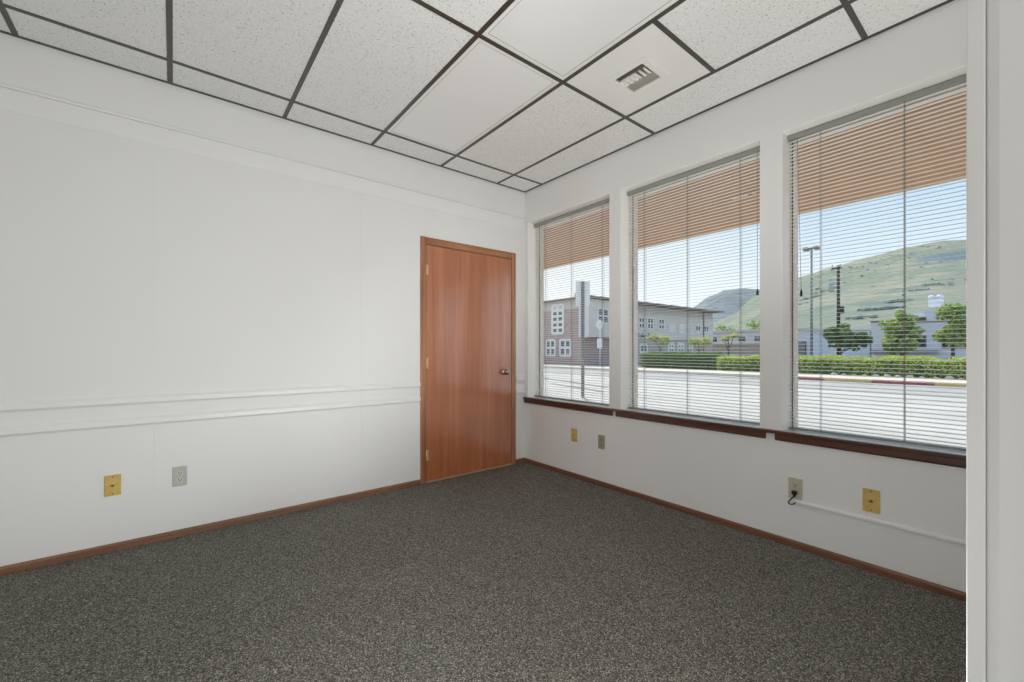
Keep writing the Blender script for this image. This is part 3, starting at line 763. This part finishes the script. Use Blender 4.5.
# ------------------------------------------------------------------ grey and brick building across the street
XF, YC = 26.0, 22.7          # brick front plane and grey side plane, meeting at the corner
bd = thing('office_building', (38, 30, GZ), 'two storey building with brick front and grey side across the street', 'building')
def part(mb, name, mat): return shift(mb.build(name, mat), bd)
b = MB(); b.box(XF, 50.4, YC, 44, GZ - .1, 4.95); part(b, 'wall', M['brick'])
b = MB(); b.box(XF - .06, 50.4, YC - .06, 44, 4.95, 5.75); part(b, 'parapet_band', M['stuccoband'])
b = MB(); b.box(31.6, 50.42, YC - .12, YC + .1, 2.3, 5.0); part(b, 'upper_side_wall', M['stucco'])
b = MB(); b.box(31.6, 50.42, YC - .05, YC + .1, GZ - .1, 2.3); part(b, 'lower_side_wall', M['tanwall'])
b = MB(); b.box(XF - .1, 31.6, YC - 1.0, YC + .2, 2.3, 5.7); part(b, 'overhanging_bay', M['stucco'])
# low hipped roof with dark eaves
b = MB(); b.prism([(XF - .5, 5.75), (50.9, 5.75), (50.9, 5.95), (XF - .5, 5.95)], 'y', YC - 1.3, 44.5); part(b, 'eaves', M['eave'])
b = MB(); x0, x1, y0, y1 = XF - .5, 50.9, YC - 1.3, 44.5
vs = [b.bm.verts.new(p) for p in ((x0, y0, 5.95), (x1, y0, 5.95), (x1, y1, 5.95), (x0, y1, 5.95), (x0 + 9, y0 + 9, 7.2), (x1 - 9, y0 + 9, 7.2), (x1 - 9, y1 - 9, 7.2), (x0 + 9, y1 - 9, 7.2))]
for f in ((0, 1, 5, 4), (1, 2, 6, 5), (2, 3, 7, 6), (3, 0, 4, 7), (4, 5, 6, 7), (3, 2, 1, 0)): b.bm.faces.new([vs[i] for i in f])
part(b, 'roof', M['roofgrey'])
b = MB(); b.tube([(26.5, 23.4, 5.9), (26.5, 23.4, 6.45)], .42, 16); part(b, 'roof_vent', M['roofgrey'])
def win_front(y0, y1, z0, z1, nc, nr, fr=.09):
    w = MB()
    for i in range(nc + 1):
        y = y0 + (y1 - y0) * i / nc; w.box(XF - .09, XF, y - fr, y + fr, z0, z1)
    for j in range(nr + 1):
        z = z0 + (z1 - z0) * j / nr; w.box(XF - .085, XF, y0, y1, z - fr, z + fr)
    o = part(w, 'window', M['winwhite'])
    g = MB(); g.box(XF - .05, XF + .0, y0, y1, z0, z1); p = g.build('panes', M['winglass']); p.data.transform(Matrix.Translation(-bd.location)); p.parent = o
win_front(24.9, 26.35, 2.75, 5.45, 2, 5, .12); win_front(26.0, 27.2, .62, 2.1, 2, 2, .10); win_front(23.95, 25.3, .62, 2.1, 2, 2, .10)
def win_side(x0, x1, z0, z1, nc, nr, gl='winglass', yy=None, fr=.07):
    yy = YC - .12 if yy is None else yy; w = MB()
    for i in range(nc + 1):
        x = x0 + (x1 - x0) * i / nc; w.box(x - fr, x + fr, yy - .08, yy, z0, z1)
    for j in range(nr + 1):
        z = z0 + (z1 - z0) * j / nr; w.box(x0, x1, yy - .075, yy, z - fr, z + fr)
    o = part(w, 'window', M['winwhite'])
    g = MB(); g.box(x0, x1, yy - .05, yy, z0, z1); p = g.build('panes', M[gl]); p.data.transform(Matrix.Translation(-bd.location)); p.parent = o
win_side(27.1, 28.5, 3.6, 4.9, 2, 2, 'winglass', YC - 1.0)
for x0, x1 in ((34.6, 35.5), (36.1, 37.1), (38.2, 39.2)): win_side(x0, x1, 3.4, 4.5, 2, 2, 'darkglass')
for x0, x1 in ((40.2, 41.3), (42.3, 43.4)): win_side(x0, x1, 3.2, 4.0, 1, 2, 'winwhite', None, .12)
for x0, x1 in ((46.0, 47.1), (48.0, 49.1)): win_side(x0, x1, 3.4, 4.1, 2, 1, 'winglass')
for x0, x1 in ((40.25, 41.3), (42.2, 43.4), (44.1, 45.3)): win_side(x0, x1, .9, 1.85, 2, 2, 'winglass', YC - .05, .13)
win_side(34.9, 36.1, .9, 1.7, 2, 1, 'winglass', YC - .05, .1)
b = MB(); b.tube([(47.9, YC - .2, GZ), (47.9, YC - .2, 5.75)], .07, 8); part(b, 'downspout', M['eave'])
cu = bpy.data.curves.new('wall_lettering', 'FONT'); cu.body = 'Lake Z'; cu.size = .72; cu.extrude = .02; cu.materials.append(M['letter'])
_t = bpy.data.objects.new('wall_lettering', cu)
_me = bpy.data.meshes.new_from_object(_t); bpy.data.objects.remove(_t)
lt = bpy.data.objects.new('wall_lettering', _me); COL.objects.link(lt); lt.parent = bd
lt.location = Vector((34.5, YC - .15, 2.42)) - bd.location; lt.rotation_euler = (math.pi / 2, 0, 0)

# low white building farther back
lw = thing('low_building', (63, 22, GZ), 'low white building with a tan base between the grey building and the hill', 'building')
b = MB(); b.box(60, 70, 15, 32, 2.1, 3.75); shift(b.build('upper_wall', M['palewall']), lw)
b = MB(); b.box(60.15, 70, 15, 32, GZ - .1, 2.1); shift(b.build('base_wall', M['tanwall']), lw)
b = MB(); b.box(59.8, 70.2, 14.8, 32.2, 3.75, 3.95); shift(b.build('roof', M['stuccoband']), lw)
b = MB(); b.box(59.7, 60.2, 15, 32, 2.05, 2.25); shift(b.build('ledge', M['winwhite']), lw)
for y0, y1, m in ((26.6, 27.5, 'darkglass'), (25.0, 26.0, 'winglass'), (22.6, 23.6, 'winglass'), (20.6, 21.5, 'winglass')):
    w = MB(); w.box(59.93, 60, y0 - .08, y1 + .08, 2.3, 3.12); o = shift(w.build('window', M['winwhite']), lw)
    g = MB()
    for i in range(2):
        for j in range(2):
            yy0 = y0 + (y1 - y0) * i / 2 + .03; zz0 = 2.36 + .36 * j; g.box(59.9, 59.94, yy0, yy0 + (y1 - y0) / 2 - .06, zz0, zz0 + .32)
    p = g.build('panes', M[m]); p.data.transform(Matrix.Translation(-lw.location)); p.parent = o

# stepped blue-grey building behind the street trees
bb = thing('block_building', (44, 2, GZ), 'stepped blue-grey flat roofed building behind the street trees', 'building')
def bpart(mb, name, mat): return shift(mb.build(name, mat), bb)
b = MB(); b.box(40, 48, 2.9, 5.05, GZ - .1, 3.3); bpart(b, 'low_block', M['greyblue'])
b = MB(); b.prism([(-6, GZ - .1), (3.0, GZ - .1), (3.0, 3.2), (2.0, 3.2), (2.0, 3.99), (1.5, 4.02), (1.2, 4.28), (-6, 4.45)], 'x', 39.9, 49); bpart(b, 'tall_block', M['greyblue'])
b = MB(); b.prism([(3.03, 3.2), (3.03, 4.0), (2.0, 4.08), (2.0, 3.2)], 'x', 41.5, 49); bpart(b, 'upper_block', M['greyblue'])
b = MB(); b.box(39.92, 40.02, 2.85, 5.1, 3.3, 3.42); b.box(39.82, 39.95, -6, 3.05, 3.16, 3.26); bpart(b, 'parapet', M['eave'])
b = MB(); b.box(39.4, 40, 1.3, 5.0, .95, 1.12); bpart(b, 'canopy', M['eave'])
for y0, y1, z0, z1, x in ((1.03, 1.37, 3.52, 4.05, 39.9), (1.96, 2.3, 3.3, 3.5, 39.9), (1.96, 2.44, 1.35, 2.17, 39.9), (-.4, 1.1, 1.3, 1.72, 39.9), (-1.6, -.9, 1.3, 2.2, 39.9)):
    w = MB(); w.box(x - .03, x, y0 - .04, y1 + .04, z0 - .04, z1 + .04); o = bpart(w, 'window', M['eave'])
    g = MB(); g.box(x - .05, x - .028, y0, y1, z0, z1); p = g.build('pane', M['darkglass']); p.data.transform(Matrix.Translation(-bb.location)); p.parent = o
hv = thing('rooftop_unit', (42.6, 1.75, 4.47), 'white rooftop air unit with twin hoods on the blue-grey building', 'air unit')
b = MB(); b.box(42.2, 43.0, 1.35, 2.1, 4.47, 5.0, None, .04); shift(b.build('cabinet', M['hvac']), hv)
for y in (1.5, 1.95):
    b = MB(); b.lathe([(.10, 4.99), (.10, 5.08), (.2, 5.12), (.2, 5.24), (.08, 5.34), (.01, 5.35)], (42.5, y, 0), 'z', 16); shift(b.build('hood', M['hvac']), hv)
b = MB(); b.box(40.3, 48, 5.2, 9.5, GZ - .1, 2.72); sh = thing('shed_building', (44, 7.3, GZ), 'low white shed wall behind the street light', 'building')
shift(b.build('wall', M['shedwall']), sh)
b = MB(); b.box(40.1, 48, 5.15, 9.6, 2.72, 2.82); shift(b.build('roof', M['palewall']), sh)
b = MB(); b.box(40.1, 46, 9.55, 12.0, GZ - .1, 1.9); shift(b.build('side_annex', M['eave']), sh)

# ------------------------------------------------------------------ hills
def hill(name, prof, r0, R, rb, mat, rough, seed, label, brush=()):
    """real height field: ridge heights given by bearing, rising from r0 to the ridge at R, falling to rb"""
    from mathutils import noise
    a0, a1 = prof[0][0], prof[-1][0]; na, nr = 150, 46
    m = MB(); grid = []
    for i in range(na + 1):
        az = a0 + (a1 - a0) * i / na
        for (p, q), (p2, q2) in zip(prof, prof[1:]):
            if p <= az <= p2: k = (az - p) / (p2 - p); k = k * k * (3 - 2 * k) * .5 + k * .5; te = q + (q2 - q) * k; break
        row = []
        for j in range(nr + 1):
            r = r0 + (rb - r0) * j / nr
            if r <= R: s = (r - r0) / (R - r0); hgt = te * R * (s ** 1.15)
            else: s = (r - R) / (rb - R); hgt = te * R * max(0, 1 - 1.2 * s)
            x = -2.8 + r * math.sin(math.radians(az)); y = -3.26 + r * math.cos(math.radians(az))
            nn = noise.fractal(Vector((x * .004, y * .004, seed)), 1.0, 2.0, 5)
            hgt += nn * rough * hgt * (1.0 if r < R * .93 else .35)
            row.append(m.bm.verts.new((x, y, GZ - 1 + hgt)))
        grid.append(row)
    for i in range(na):
        for j in range(nr):
            f = m.bm.faces.new((grid[i][j], grid[i + 1][j], grid[i + 1][j + 1], grid[i][j + 1])); f.smooth = True
    def find(az, te_):
        i = max(0, min(na, round((az - a0) / (a1 - a0) * na)))
        for j in range(nr + 1):
            v = grid[i][j].co; d = math.hypot(v.x + 2.8, v.y + 3.26)
            if (v.z - 1.127) / d >= te_: return v.copy()
        return None
    pts = []
    for line, n, spread in brush:
        for q in range(n):
            t = random.random() * (len(line) - 1); k = min(int(t), len(line) - 2); f = t - k
            az = line[k][0] + (line[k + 1][0] - line[k][0]) * f + random.gauss(0, spread[0]); te_ = line[k][1] + (line[k + 1][1] - line[k][1]) * f + random.gauss(0, spread[1])
            p = find(az, te_)
            if p: pts.append(p)
    if pts:
        bb_ = MB()
        for p in pts:
            b2 = bmesh.new(); bmesh.ops.create_icosphere(b2, subdivisions=1, radius=random.uniform(.8, 1.9))
            for v in b2.verts: v.co *= random.uniform(.75, 1.2)
            bb_._merge(b2, None, Matrix.Translation(p + Vector((random.uniform(-4, 4), random.uniform(-4, 4), .3))) @ Matrix.Diagonal((1.1, 1.1, .8, 1)))
        o = bb_.build('hillside_brush', M['brush']); o['kind'] = 'stuff'; o['label'] = 'scattered dark brush on the pale green hillside'; o['category'] = 'brush'
    return struct(m.build(name, mat), label)
BRUSH = [([(82.9, .172), (84.2, .170)], 12, (.5, .003)),
         ([(77.6, .054), (79.5, .064), (81.7, .082)], 70, (.22, .002)),
         ([(72.9, .085), (74.4, .100), (75.6, .112)], 50, (.15, .002)),
         ([(75.5, .143), (78.0, .148), (80.0, .155)], 26, (.8, .006)),
         ([(82.0, .098), (84.0, .105), (85.8, .112)], 30, (.3, .003)),
         ([(73.0, .13), (78.0, .12), (85.0, .14)], 24, (2.5, .02))]
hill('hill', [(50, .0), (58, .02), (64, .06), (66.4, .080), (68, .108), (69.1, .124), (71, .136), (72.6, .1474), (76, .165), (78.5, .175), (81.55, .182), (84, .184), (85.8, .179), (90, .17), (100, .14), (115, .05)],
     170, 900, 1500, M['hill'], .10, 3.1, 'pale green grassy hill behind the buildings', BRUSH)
hill('hill', [(48, .0), (55, .03), (59, .06), (61.7, .094), (63.75, .118), (65.4, .129), (67.1, .1315), (69, .127), (74, .10), (80, .0)],
     700, 1500, 2200, M['hillfar'], .06, 8.4, 'darker blue-green hill rising behind the grey building')

# ------------------------------------------------------------------ light
w = bpy.data.worlds.new('sky'); S.world = w; w.use_nodes = True
nt = w.node_tree; nt.nodes.clear()
out = nt.nodes.new('ShaderNodeOutputWorld'); bg = nt.nodes.new('ShaderNodeBackground')
tc = nt.nodes.new('ShaderNodeTexCoord'); sx = nt.nodes.new('ShaderNodeSeparateXYZ')
nt.links.new(tc.outputs['Generated'], sx.inputs[0])
rp = nt.nodes.new('ShaderNodeValToRGB'); e = rp.color_ramp.elements
e[0].position = 0; e[0].color = (.90, .94, .98, 1); e[1].position = 1; e[1].color = (.36, .55, .86, 1)
for p, c in ((.12, (.80, .89, .98, 1)), (.32, (.41, .65, .92, 1))):
    q = e.new(p); q.color = c
nt.links.new(sx.outputs['Z'], rp.inputs['Fac'])
# brighter, whiter sky towards the sun's side (+y)
mr = nt.nodes.new('ShaderNodeMapRange'); mr.inputs['From Min'].default_value = .25; mr.inputs['From Max'].default_value = .85
nt.links.new(sx.outputs['Y'], mr.inputs['Value'])
mx = nt.nodes.new('ShaderNodeMix'); mx.data_type = 'RGBA'
nt.links.new(mr.outputs['Result'], mx.inputs['Factor']); nt.links.new(rp.outputs['Color'], mx.inputs['A']); mx.inputs['B'].default_value = (.97, .98, 1, 1)
nt.links.new(mx.outputs['Result'], bg.inputs['Color']); bg.inputs['Strength'].default_value = 1.2
nt.links.new(bg.outputs[0], out.inputs['Surface'])

sun = bpy.data.lights.new('sun', 'SUN'); sun.energy = 4.3; sun.angle = math.radians(.6); sun.color = (1, .95, .86)
so = bpy.data.objects.new('sun', sun); COL.objects.link(so)
dirv = Vector((.48, .60, .86)).normalized()          # towards the sun
so.rotation_euler = dirv.to_track_quat('Z', 'Y').to_euler()

def fill_spot(name, loc, axis, energy, half, radius):
    l = bpy.data.lights.new(name, 'SPOT'); l.energy = energy; l.shadow_soft_size = radius; l.color = (1, 1, .985)
    l.spot_size = math.radians(2 * half); l.spot_blend = .5
    o = bpy.data.objects.new(name, l); COL.objects.link(o); o.location = loc
    o.rotation_euler = Vector(axis).to_track_quat('-Z', 'Y').to_euler(); return o
fill_spot('ceiling_fill', (-1.72, -3.0, .14), (-.36, .34, .86), 135, 78, .14)  # added fill below the frame, brightens ceiling and left wall
fill_spot('wall_fill', (-1.75, -2.95, 2.25), (-.50, .86, -.22), 26, 74, .12)  # added unseen spot to even out the left wall
fill_spot('side_fill', (-3.5, -2.98, 1.0), (.86, .48, -.16), 46, 40, .12)  # added unseen fill aimed at the window wall
l = bpy.data.lights.new('rear_fill', 'POINT'); l.energy = 62; l.shadow_soft_size = .25; l.color = (1, 1, .985)  # added point fill behind the camera, lifts jamb and window wall
o = bpy.data.objects.new('rear_fill', l); COL.objects.link(o); o.location = (-3.6, -4.9, 1.3)

# ------------------------------------------------------------------ camera
cam = bpy.data.cameras.new('camera'); co = bpy.data.objects.new('camera', cam); COL.objects.link(co)
co.location = (-2.782, -3.2642, 1.1273); co.rotation_euler = (math.pi / 2, 0, -math.radians(38.674))
cam.sensor_width = 36; cam.lens = 423.24 / 1024 * 36; cam.shift_y = 9.2 / 1024; cam.clip_start = .02; cam.clip_end = 5000
S.camera = co
vs = S.view_settings; vs.view_transform = 'Standard'; vs.look = 'None'; vs.gamma = 1; vs.exposure = 0; vs.use_curve_mapping = False
S.cycles.max_bounces = 14; S.cycles.diffuse_bounces = 8; S.cycles.transparent_max_bounces = 12
S.cycles.use_denoising = True; S.cycles.caustics_reflective = False; S.cycles.caustics_refractive = False
